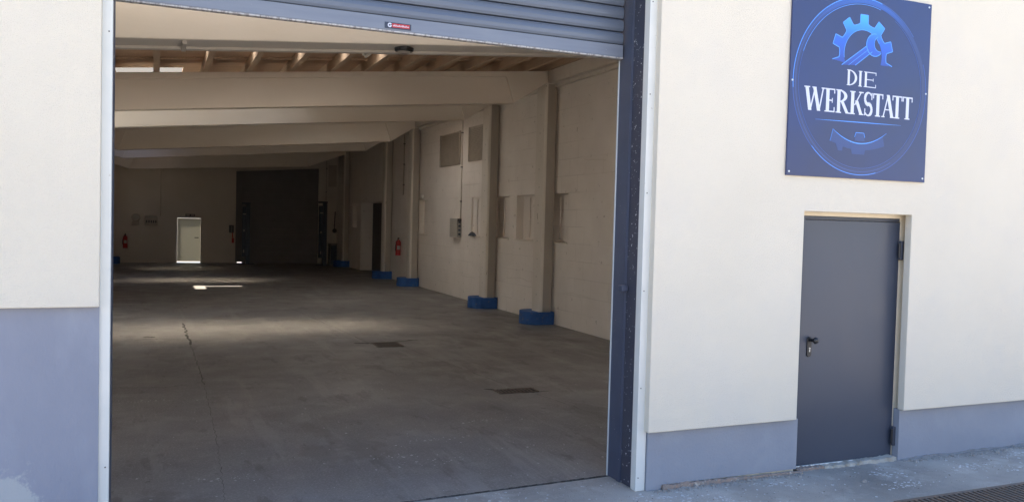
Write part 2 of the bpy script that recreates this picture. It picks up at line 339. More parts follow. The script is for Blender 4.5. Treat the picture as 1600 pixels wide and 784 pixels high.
gr = MB(); gr.box(3.213, 3.279, 5.161, 5.3145, .003, 3.84); gr.build('jamb_plate', 'guide', sh, .003)
kb = MB(); kb.box(3.15, 3.2045, 5.275, 5.335, 1.43, 1.475); kb.build('stop_bolt', 'guide_plain', sh, .008)
gr = MB(); gr.box(-.298, -.2255, 5.315, 5.50, .003, 3.84); gr.build('guide_rail', 'guide_plain', sh, .003)
gr = MB(); gr.box(-.298, -.2265, 5.161, 5.3145, .003, 3.84); gr.build('jamb_plate', 'guide', sh, .003)

# ------------------------------------------------------------------ steel door
dr = thing('steel_door', 'plain anthracite steel door with black knob handle set in the cream wall', 'door', (5.24, 5.18, 0))
b = MB(); b.box(4.727, 5.764, 5.155, 5.21, .028, 2.0); b.build('leaf', 'door', dr, .004)
b = MB(); b.box(4.672, 4.724, 5.135, 5.25, .0, 2.012); b.build('frame_side', 'frame_dark', dr, .002)
b = MB(); b.box(4.7245, 5.767, 5.165, 5.25, 2.003, 2.03); b.build('frame_head', 'frame_dark', dr, .002)
b = MB(); b.prism([(5.768, .0), (5.849, .0), (5.849, 2.098), (4.6615, 2.098), (4.6615, 2.031), (5.768, 2.031)], 'y', 5.158, 5.25); b.build('jamb_plaster', 'doorframe', dr, .003)
b = MB(); b.box(4.727, 5.766, 5.146, 5.24, .010, .026); b.build('sill', 'white', dr, .002)
random.seed(5)
b = MB(); ragged(b, 4.98, 5.765, 5.085, 5.1545, lambda u: .020+.016*u, .025, .012); b.build('mortar_bed', 'mortar', dr)
b = MB(); ragged(b, 4.70, 4.975, 5.095, 5.1545, lambda u: .024, .02, .012); b.build('brick_remnant', 'brick', dr)
for z0 in (1.685, .118):
    b = MB(); b.box(5.742, 5.778, 5.118, 5.154, z0, z0+.16); h = b.build('hinge', 'frame_dark', dr, .006)
    b = MB(); b.tube((5.737, 5.128, z0+.02), (5.737, 5.128, z0+.14), .010, n=12); b.build('hinge_pin', 'black', h)
b = MB(); pts = []
for k in range(24):
    a = 2*math.pi*k/24; pts.append((4.822+.023*math.cos(a), .985+(.058 if math.sin(a) > 0 else -.058)+.023*math.sin(a)))
b.prism(pts, 'y', 5.146, 5.1545); hd = b.build('handle', 'black', dr, .002)
b = MB(); b.tube((4.826, 5.146, 1.04), (4.832, 5.118, 1.04), .013, n=16); b.build('knob_neck', 'black', hd)
import bmesh
bm = bmesh.new(); bmesh.ops.create_uvsphere(bm, u_segments=20, v_segments=12, radius=.0265); bmesh.ops.scale(bm, vec=(1, .75, 1), verts=bm.verts); bmesh.ops.translate(bm, vec=(4.842, 5.102, 1.04), verts=bm.verts)
b = MB(); b.v = [tuple(v.co) for v in bm.verts]; b.f = [tuple(v.index for v in f.verts) for f in bm.faces]; bm.free(); b.build('knob', 'black', hd, smooth=True)
b = MB(); b.tube((4.822, 5.146, .972), (4.822, 5.141, .972), .0085, n=14); b.box(4.817, 4.827, 5.141, 5.1459, .945, .97); b.build('lock_cylinder', 'steel', hd)

# ------------------------------------------------------------------ sign
U0, V0, YS = 4.405, 2.33, 5.012
sg = thing('wall_sign', 'square dark blue metal sign with gear emblem and white serif lettering above the door', 'sign', (5.13, 5.02, 2.33))
b = MB(); b.prism([(U0, V0), (U0+1.452, V0+.004), (U0+1.450, V0+1.462), (U0+.004, V0+1.460)], 'y', YS, YF-.003); b.build('board', 'sign', sg, .002)
LAY = [0]
def flat(b, pts, dz=None):
    LAY[0] += 1
    d = .0012+.00004*(LAY[0] % 40) if dz is None else dz
    b.prism([(U0+p[0], V0+p[1]) for p in pts], 'y', YS-d, YS-.0002)
def arc(cx, cy, r, a0, a1, n=48): return [(cx+r*math.cos(R(a0+(a1-a0)*k/n)), cy+r*math.sin(R(a0+(a1-a0)*k/n))) for k in range(n+1)]
def ribbon(b, pts, wd, dz=None, w1=None):
    n = len(pts)
    for k in range(n-1):
        p, q = Vector(pts[k]), Vector(pts[k+1]); d = (q-p)
        if d.length < 1e-6: continue
        nn = Vector((-d.y, d.x)).normalized()
        def ww(i):
            if w1 is None: return wd/2
            s = i/(n-1); return (w1+(wd-w1)*math.sin(math.pi*s))/2
        flat(b, [p-nn*ww(k), q-nn*ww(k+1), q+nn*ww(k+1), p+nn*ww(k)], dz)
def band(b, cx, cy, r0, r1, a0, a1, n=60, dz=None):
    A, B = arc(cx, cy, r0, a0, a1, n), arc(cx, cy, r1, a0, a1, n)
    for k in range(n): flat(b, [A[k], A[k+1], B[k+1], B[k]], dz)
CU, CV = .724, .727
b = MB(); band(b, CU, CV, .652, .690, 60, 420, 120, .0006); b.build('ring_fill', 'sign_deep', sg)
for a_ in ((.693, .698, 40, 380, 130), (.668, .671, 60, 300, 90), (.640, .643, 100, 420, 110)):
    b = MB(); band(b, CU, CV, *a_, .0010); b.build('ring_outline', 'sign_line2', sg)
for a_ in ((.691, .696, 75, 185, 50), (.691, .695, 225, 285, 40), (.642, .645, 75, 160, 50)):
    b = MB(); band(b, CU, CV, *a_, .0014); b.build('ring_highlight', 'sign_line', sg)
# gear
GX, GY = .722, .975
def gear_outline():
    pts = []
    for c in range(198, -30, -36):
        for da, rr in ((14, .243), (9.5, .250), (7.2, .318), (-7.2, .318), (-9.5, .250), (-14, .243)):
            a = c+da
            if -22 <= a <= 203: pts.append((GX+rr*math.cos(R(a)), GY+rr*math.sin(R(a))))
    return pts
go = gear_outline(); gi = arc(GX, GY, .197, 203, -18, len(go)-1)
def gmat(name, lo=.88, hi=1.28, cc=((.035, .07, .32), (.03, .13, .62), (.06, .38, .92))):
    m = mat(name, (.03, .12, .55), .4); t = m.node_tree; bb = t.nodes['Principled BSDF']
    tc = t.nodes.new('ShaderNodeTexCoord'); sp = t.nodes.new('ShaderNodeSeparateXYZ'); mr = t.nodes.new('ShaderNodeMapRange')
    mr.inputs['From Min'].default_value = V0+lo; mr.inputs['From Max'].default_value = V0+hi
    cr = t.nodes.new('ShaderNodeValToRGB'); cr.color_ramp.elements[0].color = (*cc[0], 1); cr.color_ramp.elements[1].color = (*cc[2], 1)
    cr.color_ramp.elements.new(.55).color = (*cc[1], 1)
    t.links.new(tc.outputs['Object'], sp.inputs[0]); t.links.new(sp.outputs[2], mr.inputs['Value']); t.links.new(mr.outputs[0], cr.inputs[0]); t.links.new(cr.outputs[0], bb.inputs['Base Color'])
    return m
M['gear'] = gmat('sign_gear_print')
M['ring'] = gmat('sign_ring_print', .9, 1.45, ((.038, .056, .15), (.036, .066, .21), (.034, .12, .47)))
bpy.data.objects['ring_fill'].data.materials[0] = M['ring']
b = MB()
for k in range(len(go)-1): flat(b, [go[k], go[k+1], gi[k+1], gi[k]], .0008)
ge = b.build('gear_emblem', 'gear', sg)
b = MB(); ribbon(b, go, .006, .0013); ribbon(b, gi[2:-8], .004, .0013); b.build('gear_outline', 'sign_line', ge)
# wrench: handle then open jaw
b = MB()
flat(b, [(.505, .880), (.645, .890), (.815, 1.010), (.758, 1.052)], .0016)
jc = (.842, 1.066)
ja = arc(jc[0], jc[1], .088, 82, 318, 30); jb = arc(jc[0]+.052, jc[1]+.012, .060, 112, 282, 30)
for k in range(30): flat(b, [ja[k], ja[k+1], jb[k+1], jb[k]], .0018)
wr = b.build('wrench_emblem', 'gear', sg)
b = MB(); ribbon(b, [(.505, .880), (.758, 1.052)], .006, .0022); ribbon(b, [(.645, .890), (.815, 1.010)], .005, .0022); ribbon(b, [(.575, .885), (.775, 1.025)], .003, .0022)
ribbon(b, ja, .006, .0024); ribbon(b, jb, .004, .0024); b.build('wrench_outline', 'sign_line', wr)
# lower crescent with faded teeth
b = MB()
A = [(.443+.561*k/30, .378-.097*(1-((k-15)/15)**2)) for k in range(31)]
B = [(.417+.61*k/30, .290-.062*(1-((k-15)/15)**2)) for k in range(31)]
for k in range(3, 28): flat(b, [A[k], A[k+1], B[k+1], B[k]], .0006)
flat(b, [(.443, .378), A[3], B[3], (.417, .285)], .0006)
flat(b, [(.63, .26), (.79, .26), (.775, .195), (.645, .195)], .0009); flat(b, [(.47, .28), (.55, .26), (.545, .215), (.50, .215)], .0009)
flat(b, [(.68, .365), (.763, .365), (.775, .30), (.668, .30)], .0010)
cr_ = b.build('crescent_emblem', 'sign_deep', sg)
b = MB(); ribbon(b, [(.417, .285)]+A, .008, .0014, .002); b.build('crescent_line', 'sign_line', cr_)
b = MB(); ribbon(b, [(.668, .33), (.68, .365), (.763, .365), (.775, .33)], .004, .0016); b.build('tooth_line', 'sign_line', cr_)
b = MB(); ribbon(b, [(.262+.894*k/20, .441+.012*k/20) for k in range(21)], .006, .0014, .001); b.build('underline', 'sign_line', sg)
# serif capitals built stroke by stroke
def glyph(b, ch, x, y, w, h):
    T = .032*h/.182; t = .012*h/.182; s = .009*h/.182; ov = .012*h/.182
    def bx(x0, x1, y0, y1): flat(b, [(x+x0, y+y0), (x+x1, y+y0), (x+x1, y+y1), (x+x0, y+y1)])
    def ln(x0, y0, x1, y1, th): flat(b, [(x+x0-th/2, y+y0), (x+x0+th/2, y+y0), (x+x1+th/2, y+y1), (x+x1-th/2, y+y1)])
    def stem(cx, th=None):
        th = th or T
        bx(cx-th/2, cx+th/2, 0, h); bx(cx-th/2-ov, cx+th/2+ov, 0, s); bx(cx-th/2-ov, cx+th/2+ov, h-s, h)
    if ch == 'I': stem(w/2)
    if ch in 'E':
        stem(T/2+ov); bx(ov, w, h-s*1.1, h); bx(ov, w, 0, s*1.1); bx(T, w*.78, h*.5-s/2, h*.5+s/2)
        bx(w-s, w, h-h*.2, h); bx(w-s, w, 0, h*.22); bx(w*.78-s*.8, w*.78, h*.4, h*.6)
    if ch == 'T':
        bx(w/2-T/2, w/2+T/2, 0, h); bx(w/2-T/2-ov, w/2+T/2+ov, 0, s); bx(0, w, h-s*1.15, h); bx(0, s, h*.78, h); bx(w-s, w, h*.78, h)
    if ch == 'D':
        stem(T/2+ov); n = 16; cx = T/2+ov
        for k in range(n):
            a0, a1 = R(-90+180*k/n), R(-90+180*(k+1)/n)
            def P(a, inner):
                rx = (w-cx) - (T*1.05 if inner else 0); ry = h/2-(t*.8 if inner else 0); return (x+cx+rx*math.cos(a), y+h/2+ry*math.sin(a))
            flat(b, [P(a0, 0), P(a1, 0), P(a1, 1), P(a0, 1)])
    if ch == 'R':
        stem(T/2+ov); n = 12; cx = T/2+ov; hh = h*.54
        for k in range(n):
            a0, a1 = R(-90+180*k/n), R(-90+180*(k+1)/n)
            def P(a, inner):
                rx = (w*.84-cx) - (T if inner else 0); ry = hh/2-(t*.8 if inner else 0); return (x+cx+rx*math.cos(a), y+h-hh/2+ry*math.sin(a))
            flat(b, [P(a0, 0), P(a1, 0), P(a1, 1), P(a0, 1)])
        ln(w-T*.55, 0, w*.46, h*.5, T); bx(w-T*1.1, w+ov*.6, 0, s)
    if ch == 'K':
        stem(T/2+ov); ln(w*.36, h*.40, w*.84, h, t); ln(w-T*.6, 0, w*.50, h*.60, T); bx(w-T*1.3, w+ov*.5, 0, s); bx(w*.66, w, h-s, h)
    if ch == 'A':
        ln(ov*1.2, 0, w*.5-t*.2, h, t); ln(w-T*.62, 0, w*.5-T*.1, h, T); bx(w*.2, w*.72, h*.32, h*.32+s*.9); bx(-ov*.2, ov*2.6, 0, s); bx(w-T*1.25, w+ov*.3, 0, s)
    if ch == 'W':
        q = w/4
        ln(q*1.12, 0, T*.55, h, T); ln(q*1.18, 0, q*2.1, h, t); ln(q*2.95, 0, q*1.95, h, T); ln(q*3.0, 0, w-ov*.9, h, t)
        bx(-ov*.6, T*1.15+ov, h-s, h); bx(q*1.5, q*2.35, h-s, h); bx(w-ov*2.4, w+ov*.4, h-s, h)
    if ch == 'S':
        c = []
        n = 15
        r = h*.26; rx = w*.40
        for k in range(n+1): a = R(35+(235)*k/n); c.append((w*.5+rx*math.cos(a), h-r-.0+r*math.sin(a)))
        for k in range(n+1): a = R(90-(235)*k/n); c.append((w*.5+rx*math.cos(a), r+r*math.sin(a)*.98))
        N = len(c)
        for k in range(N-1):
            p, q_ = Vector(c[k]), Vector(c[k+1]); d = q_-p
            if d.length < 1e-5: continue
            def ww(i):
                u = i/(N-1); return (t*.9+(T*.95-t*.9)*math.exp(-((u-.5)/.2)**2)+ (T*.35)*math.exp(-((u-.22)/.08)**2)+(T*.35)*math.exp(-((u-.78)/.08)**2))/2
            nn = Vector((-d.y, d.x)).normalized()
            flat(b, [(x+v.x, y+v.y) for v in (p-nn*ww(k), q_-nn*ww(k+1), q_+nn*ww(k+1), p+nn*ww(k))])
        bx(w*.84, w*.84+s, h*.70, h); bx(w*.06, w*.06+s, 0, h*.3)
for word, y0, h, L_ in (('title_letter', .728, .122, (('D', .564, .105), ('I', .680, .046), ('E', .742, .128))),
                 ('name_letter', .506, .181, (('W', .150, .192), ('E', .350, .100), ('R', .462, .136), ('K', .604, .140), ('S', .752, .090), ('T', .846, .108), ('A', .945, .130), ('T', 1.055, .108), ('T', 1.168, .108)))):
    for ch, x, wd in L_:
        b = MB(); LAY[0] = 0; glyph(b, ch, x, y0, wd, h); b.build('sign_letter', 'letter', sg)
for u, v in ((.024, .03), (.024, .72), (.024, 1.435), (1.425, .035), (1.423, .73), (1.421, 1.435)):
    b = MB(); b.tube((U0+u, YS-.0001, V0+v), (U0+u, YS-.004, V0+v), .0085, .006, 12); b.build('screw', 'screw', sg)

# ------------------------------------------------------------------ pale building added behind the camera to bounce light into the hall
M['cladding'] = mat('bounce_cladding', (.72, .67, .58), .8, (.66, .61, .53), .6, spec=.3)
wh = thing('bounce_building', 'added long pale building across the yard, bouncing light into the hall', 'building', (0, -26, 0))
b = MB(); b.box(-40, 40, -38, -26, -.05, 6.0); b.build('wall', 'cladding', wh)
b = MB(); b.box(-40.4, 40.4, -38.4, -25.6, 6.002, 6.3); b.build('roof', 'roofing', wh)
for x in (-30, -14, 10, 26):
    b = MB(); b.box(x, x+4, -25.997, -25.95, -.05, 4); b.build('gate', 'shutter', wh)
# ------------------------------------------------------------------ hall shell
XR, XL, YE = 6.97, -1.80, 34.75
def roofz(x): return 4.285+.097*x
def niche_wall(name, X, sgn, y0, y1, zt, holes, m, parent):
    # sheet in the plane x=X, room on the -sgn side; holes = (ya,yb,za,zb,depth)
    b = MB(); ys = sorted({y0, y1, *[h[0] for h in holes], *[h[1] for h in holes]}); zs = sorted({-.05, zt, *[h[2] for h in holes], *[h[3] for h in holes]})
    for i in range(len(ys)-1):
        for j in range(len(zs)-1):
            ym, zm = (ys[i]+ys[i+1])/2, (zs[j]+zs[j+1])/2
            if any(h[0] < ym < h[1] and h[2] < zm < h[3] for h in holes): continue
            b.poly([(X, ys[i], zs[j]), (X, ys[i+1], zs[j]), (X, ys[i+1], zs[j+1]), (X, ys[i], zs[j+1])])
    for a, c, d, e, dp in holes:
        X2 = X+sgn*dp
        b.poly([(X2, a, d), (X2, c, d), (X2, c, e), (X2, a, e)])
        b.poly([(X, a, d), (X2, a, d), (X2, a, e), (X, a, e)]); b.poly([(X, c, d), (X2, c, d), (X2, c, e), (X, c, e)])
        b.poly([(X, a, d), (X2, a, d), (X2, c, d), (X, c, d)]); b.poly([(X, a, e), (X2, a, e), (X2, c, e), (X, c, e)])
    # outer skin
    Xo = X+sgn*.62
    b.poly([(Xo, y0, -.05), (Xo, y1, -.05), (Xo, y1, zt), (Xo, y0, zt)])
    b.poly([(X, y0, -.05), (Xo, y0, -.05), (Xo, y0, zt), (X, y0, zt)]); b.poly([(X, y1, -.05), (Xo, y1, -.05), (Xo, y1, zt), (X, y1, zt)])
    b.poly([(X, y0, zt), (Xo, y0, zt), (Xo, y1, zt), (X, y1, zt)])
    return b.build(name, m, parent, fix=False)
rw = thing('side_wall', 'whitewashed right-hand wall of the hall with shallow blind window recesses', 'wall', (XR+.3, 20, 0))
holes = [(13.66, 14.62, 1.56, 2.47, .16), (15.02, 16.03, 1.56, 2.47, .16), (16.41, 17.40, 1.56, 2.47, .16), (17.85, 18.75, 1.56, 2.47, .05), (22.25, 23.05, 1.50, 2.47, .16),
         (27.0, 30.35, -.04, 2.48, .50), (30.9, 31.75, 1.55, 2.47, .16)]
niche_wall('whitewashed_masonry', XR, 1, 5.4, YE+.3, 4.90, holes, 'wall_in', rw)
for a, c, d, e, dp in holes[:5]+holes[6:]:
    b = MB()
    b.box(XR+dp*.35, XR+dp-.001, a+.004, a+(c-a)*.30, d+.04, e-.04); b.box(XR+dp-.03, XR+dp-.001, a+(c-a)*.62, a+(c-a)*.62+.05, d+.05, e-.05)
    b.build('blind_window_frame', 'wall_in', rw, .004)
    b = MB(); b.box(XR-.025, XR+dp-.002, a-.01, c+.01, d-.03, d-.0005); b.build('window_ledge', 'column', rw, .004)
b = MB(); b.box(XR-.20, XR-.002, 5.45, YE, 4.53, 4.77); b.build('wall_plate_beam', 'column', rw, .01)
b = MB(); b.box(XR-.10, XR-.003, 5.45, YE, 4.47, 4.529); b.build('ledge_moulding', 'column', rw, .01)
lw = thing('side_wall', 'whitewashed left-hand wall of the hall, mostly behind the gateway jamb', 'wall', (XL-.3, 20, 0))
# the left wall: piers round one unseen glass-block window added to light the hall
b = MB()
for y0, y1, z0, z1 in ((5.4, 14.7, -.05, 4.3), (16.65, YE+.3, -.05, 4.3), (14.7, 16.65, -.05, .95), (14.7, 16.65, 3.25, 4.3)): b.box(XL-.3, XL, y0, y1, z0, z1)
b.build('whitewashed_masonry', 'wall_in', lw)
wf = MB(); wf.box(XL-.2, XL-.12, 14.7, 16.65, .951, 3.249); wf.build('added_light_window', 'added_opal', lw)
# hairline plaster cracks on the right wall
random.seed(11)
for (y, z, dy, nseg) in ((12.6, .62, 1.1, 14), (15.2, .72, 1.3, 14), (12.3, 3.0, .8, 10), (18.4, .55, 1.0, 10)):
    b = MB(); p = (y, z); 
    for k in range(nseg):
        q = (p[0]+dy/nseg, p[1]+random.uniform(-.012, .016)); b.poly([(XR-.0015, p[0], p[1]), (XR-.0015, q[0], q[1]), (XR-.0015, q[0], q[1]+.012), (XR-.0015, p[0], p[1]+.012)]); p = q
    b.build('plaster_crack', 'column', rw, fix=False)

fwl = thing('end_wall', 'dim whitewashed end wall of the hall with a pale exit door', 'wall', (2.5, YE+.15, 0))
b = MB()
def wallrect(b, x0, x1, z0, z1t): b.box(x0, x1, YE, YE+.3, z0, z1t)
wallrect(b, XL-.02, .80, 0, 4.95); wallrect(b, 1.66, 2.95, 0, 4.95)
b.box(.80, 1.66, YE, YE+.3, 1.735, 4.95)
b.prism([(2.95, 3.64), (6.20, 3.90), (6.20, 4.95), (2.95, 4.95)], 'y', YE, YE+.3); b.box(6.20, XR+.02, YE, YE+.3, 0, 4.95)
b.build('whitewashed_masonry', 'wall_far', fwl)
fd = thing('exit_door', 'pale door glowing with daylight in the dim end wall', 'door', (1.23, YE+.2, 0))
b = MB(); b.box(.805, 1.645, YE+.10, YE+.13, .045, 1.73); b.build('leaf', 'far_door', fd)
b = MB(); b.tube((1.56, YE+.10, .98), (1.56, YE+.04, .98), .02); b.box(1.43, 1.58, YE+.03, YE+.055, .965, .995); b.build('handle', 'black', fd)
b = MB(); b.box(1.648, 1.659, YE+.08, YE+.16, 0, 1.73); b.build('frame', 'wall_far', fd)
es = thing('exit_sign', 'small dark escape sign on the wall above the pale exit door', 'sign', (1.26, YE, 1.83))
b = MB(); b.box(1.09, 1.43, YE-.05, YE-.002, 1.80, 1.895); b.build('housing', 'darkgrey', es, .006)
b = MB(); b.box(1.12, 1.24, YE-.053, YE-.05, 1.82, 1.875); b.box(1.29, 1.40, YE-.053, YE-.05, 1.82, 1.875); b.build('panel', 'grille', es)
gt = thing('far_gate', 'tall dark slatted gate filling the right of the end wall', 'gate', (4.6, YE+.1, 0))
b = MB(); z = .0
prof = []
while z < 3.9: prof += [(YE+.103, z), (YE+.10, z+.01), (YE+.10, z+.22), (YE+.103, z+.23)]; z += .235
b.v = [(x, y, zz) for (y, zz) in prof for x in (3.22, 6.25)]; b.f = [(2*k, 2*k+1, 2*k+3, 2*k+2) for k in range(len(prof)-1)]
b.build('slat_curtain', 'gate', gt, fix=False)
b = MB(); b.box(2.952, 3.02, YE+.02, YE+.2, 0, 3.9); b.build('guide_rail', 'gate', gt)
b = MB(); b.box(3.2155, 3.24, YE+.08, YE+.2, 0.0, 3.9); b.build('guide_rail', 'gate', gt)
b = MB(); b.box(3.0205, 3.215, YE+.10, YE+.2, .03, 3.9); b.build('side_panel', 'gate', gt)

# ------------------------------------------------------------------ roof
rf = thing('timber_roof', 'brown boarded timber roof over the hall with purlins and pale skylights', 'roof', (2.5, 20, 4.3))
sky_ = [(-1.75, .41, 14.92, 16.75), (.43, 2.5, 15.55, 16.75), (-1.6, 1.6, 26.3, 27.4), (-1.4, .6, 32.0, 32.9)]  # last panel is out of view, added to light the far end
added_skylights = [(4.5, 6.2, 9.6, 10.5), (-1.5, 3.4, 12.85, 13.15), (2.9, 5.4, 18.6, 20.2), (-1.5, 5.6, 8.10, 8.42)]  # panels added out of view to brighten the beams and right wall
sky_ = sky_+added_skylights
gap = [(-.97, -.67, 24.75, 25.84), (-.67, .23, 25.50, 25.72)]
xs = sorted({XL-.35, XR+.62, *[v for h in sky_+gap for v in h[:2]]}); ys = sorted({5.4, YE+.3, *[v for h in sky_+gap for v in h[2:]]})
b = MB()
for i in range(len(xs)-1):
    for j in range(len(ys)-1):
        xm, ym = (xs[i]+xs[i+1])/2, (ys[j]+ys[j+1])/2
        if any(h[0] < xm < h[1] and h[2] < ym < h[3] for h in sky_+gap): continue
        za, zb = roofz(xs[i]), roofz(xs[i+1])
        for dz in (0, .09):
            b.poly([(xs[i], ys[j], za+dz), (xs[i+1], ys[j], zb+dz), (xs[i+1], ys[j+1], zb+dz), (xs[i], ys[j+1], za+dz)])
for h in sky_+gap:
    for (xa, ya, xb, yb) in ((h[0], h[2], h[1], h[2]), (h[1], h[2], h[1], h[3]), (h[1], h[3], h[0], h[3]), (h[0], h[3], h[0], h[2])):
        if h is gap[1] and xa == xb == -.67 or h is gap[0] and xa == xb == -.67: continue
        b.poly([(xa, ya, roofz(xa)), (xb, yb, roofz(xb)), (xb, yb, roofz(xb)+.09), (xa, ya, roofz(xa)+.09)])
b.build('roof_boards', 'wood', rf, fix=False)
for h in sky_:
    b = MB(); b.poly([(h[0], h[3], roofz(h[0])+.05), (h[1], h[3], roofz(h[1])+.05), (h[1], h[2], roofz(h[1])+.05), (h[0], h[2], roofz(h[0])+.05)]); b.build('skylight_or_added_panel', 'added_opal' if h in added_skylights else 'skylight', rf, fix=False)  # the opal panels are the added ones
for x in (-1.3, -.66, 0, .72, 1.38, 2.05, 2.72, 3.30, 3.88, 4.5, 5.12, 5.74, 6.3, 6.72):
    if x in (-.66, 0):
        b = MB(); b.box(x-.045, x+.045, 25.95, YE-.01, (roofz(x-.045)-.178, roofz(x+.045)-.178), (roofz(x-.045)-.001, roofz(x+.045)-.001)); b.build('purlin', 'purlin', rf)
    b = MB(); b.box(x-.045, x+.045, 5.42, 23.1 if x in (-.66, 0) else YE-.01, (roofz(x-.045)-.178, roofz(x+.045)-.178), (roofz(x-.045)-.001, roofz(x+.045)-.001)); b.build('purlin', 'purlin', rf)
# board joints: cross battens between the purlins
b = MB(); 
for y in (13.9, 11.2, 9.9): b.box(-1.7, 6.9, y, y+.10, (roofz(-1.7)-.03, roofz(6.9)-.03), (roofz(-1.7)-.001, roofz(6.9)-.001))
b.build('cross_batten', 'purlin', rf)

# ------------------------------------------------------------------ beams and columns
beam_lab = ['cream front beam with the round black lamp, nearest the gateway', 'second roof beam from the gateway, above the first blue-footed column', 'third roof beam, its left part bright under the skylight',
            'fourth roof beam from the gateway', 'fifth roof beam, deep in the hall', 'sixth and farthest roof beam, in front of the dark gate']
for i, (y, wd, zb, sl) in enumerate(((8.52, .46, 3.535, .085), (14.2, .30, 3.535, .0955), (16.83, .26, 3.52, .091), (22.9, .26, 3.524, .092), (25.9, .26, 3.495, .088), (32.2, .26, 3.483, .062))):
    bo = thing('roof_beam', beam_lab[i], 'beam', (2.6, y, 0), 'roof beams across the hall')
    def zt(x): return roofz(x)-.18
    def zbm(x): return zb+sl*x
    xl, xr = XL+.02, XR-.22
    hx = 6.06 if i != 5 else 5.35
    L0, L1, R0, R1 = xl, -.85, hx, xr
    zr = zbm(hx)+(.40 if i != 5 else .52); zl = zbm(-.85)+.30
    pts = [(L0, zl), (L1, zbm(L1)), (R0, zbm(R0)), (R1-.06, zr), (R1, zr), (R1, zt(R1)-.002), (L0, zt(L0)-.002)]
    if i == 0:
        pts = [(L0, zbm(L0)), (R1, zbm(R1)), (R1, zt(R1)-.002), (L0, zt(L0)-.002)]
        b = MB(); b.prism(pts, 'y', y, y+wd); b.build('beam_body', 'beam', bo, .01)
    else:
        # web with flush top flange and end blocks, face recessed between them
        b = MB(); b.prism(pts, 'y', y+.05, y+wd-.05); b.build('web', 'beam', bo, .006)
        b = MB(); f = .10
        hr = hx-.16
        b.prism([(L0, zt(L0)-f), (-.7, zt(-.7)-f), (-.85, zbm(-.85)), (L0, zl)], 'y', y, y+wd) if False else None
        for ya, yb in ((y, y+.0495), (y+wd-.0495, y+wd)):
            b.prism([(L0, zl), (L1, zbm(L1)), (-.68, zt(-.68)-f), (hr, zt(hr)-f), (hx, zbm(hx)), (R1-.06, zr), (R1, zr), (R1, zt(R1)-.002), (L0, zt(L0)-.002)], 'y', ya, yb)
        b.build('flange', 'beam', bo, .006)
        b = MB(); b.prism([(L1+.02, zbm(L1+.02)-.0), (hx-.0, zbm(hx)), (hx, zbm(hx)+.012), (L1+.02, zbm(L1+.02)+.012)], 'y', y+.02, y+wd-.02)
        b.build('lower_arris', 'beam', bo)
col_lab = ['nearest wall column, on the first blue footing', 'second wall column from the gateway, between two blind windows', 'third wall column, left of the red fire extinguisher region and tall vents',
           'fourth wall column, beside the dark side doorway', 'fifth and farthest wall column, near the valve']
col_lab = ['nearest wall column from the gateway, standing in a blue footing', 'second wall column from the gateway, left of a blind window', 'third wall column, just right of the red fire extinguisher',
           'fourth wall column, at the edge of the dark side doorway', 'fifth and farthest wall column from the gateway']
def rcol(y, lab, X=6.70, w_=.22, dp=.42, side=1):
    c = thing('wall_column', lab, 'column', (X+side*w_/2, y, 0), 'columns along the hall wall')
    s = side; zt_ = (3.53+.093*X)+.36 if s > 0 else 3.60
    b = MB(); x0, x1 = (X, X+w_) if s > 0 else (X-w_, X)
    ch = .03
    xi = X; xo = X+s*w_
    out = [(xi+s*ch, y), (xo-s*.0, y), (xo, y+dp), (xi+s*ch, y+dp), (xi, y+dp-ch), (xi, y+ch)]
    b.prism(out, 'z', .001, zt_+.02); b.build('shaft', 'column', c, .006)
    b = MB(); b.box(min(xi+s*.045, xo-s*.0), max(xi+s*.045, xo), y-.006, y-.0005, .24, zt_); b.build('web_plate', 'web', c)
    b = MB()
    for k in range(11): 
        z = .55+.34*k; b.tube((xi, y+.20+.02*(k % 2), z), (xi-s*.002, y+.20+.02*(k % 2), z), .009, n=8)
    b.build('bolt_hole', 'darkgrey', c)
    b = MB(); f = -.08
    wx = X+s*.255
    g = [(wx, y-.09)]
    for k in range(11):
        a = R(-90+18*k); g.append((X-s*(.05+.26*math.cos(a)), y+.215+.305*math.sin(a)))
    g.append((wx, y+.52))
    inner = []
    for p in g: inner.append((min(max(p[0], min(X-s*.02, X+s*.255)), max(X-s*.02, X+s*.255)), min(max(p[1], y-.008), y+dp+.008)))
    n = len(g); hgt = .245
    va = [(p[0], p[1], .002) for p in g]+[(p[0]*.985+inner[k][0]*.015, p[1]*.985+inner[k][1]*.015, hgt) for k, p in enumerate(g)]+[(p[0], p[1], hgt-.012) for p in inner]
    b.v = va; b.f = [(k, k+1, n+k+1, n+k) for k in range(n-1)]+[(n+k, n+k+1, 2*n+k+1, 2*n+k) for k in range(n-1)]+[(n-1, 0, n, 2*n-1)]
    b.build('footing', 'guard', c, .008)
    return c
for y, lab in zip((14.17, 17.02, 22.95, 25.9, 32.2), col_lab): rcol(y, lab)
rcol(33.9, 'left-hand column in the far corner, only its footing showing at the gateway jamb', X=-1.48, w_=.2, side=-1)

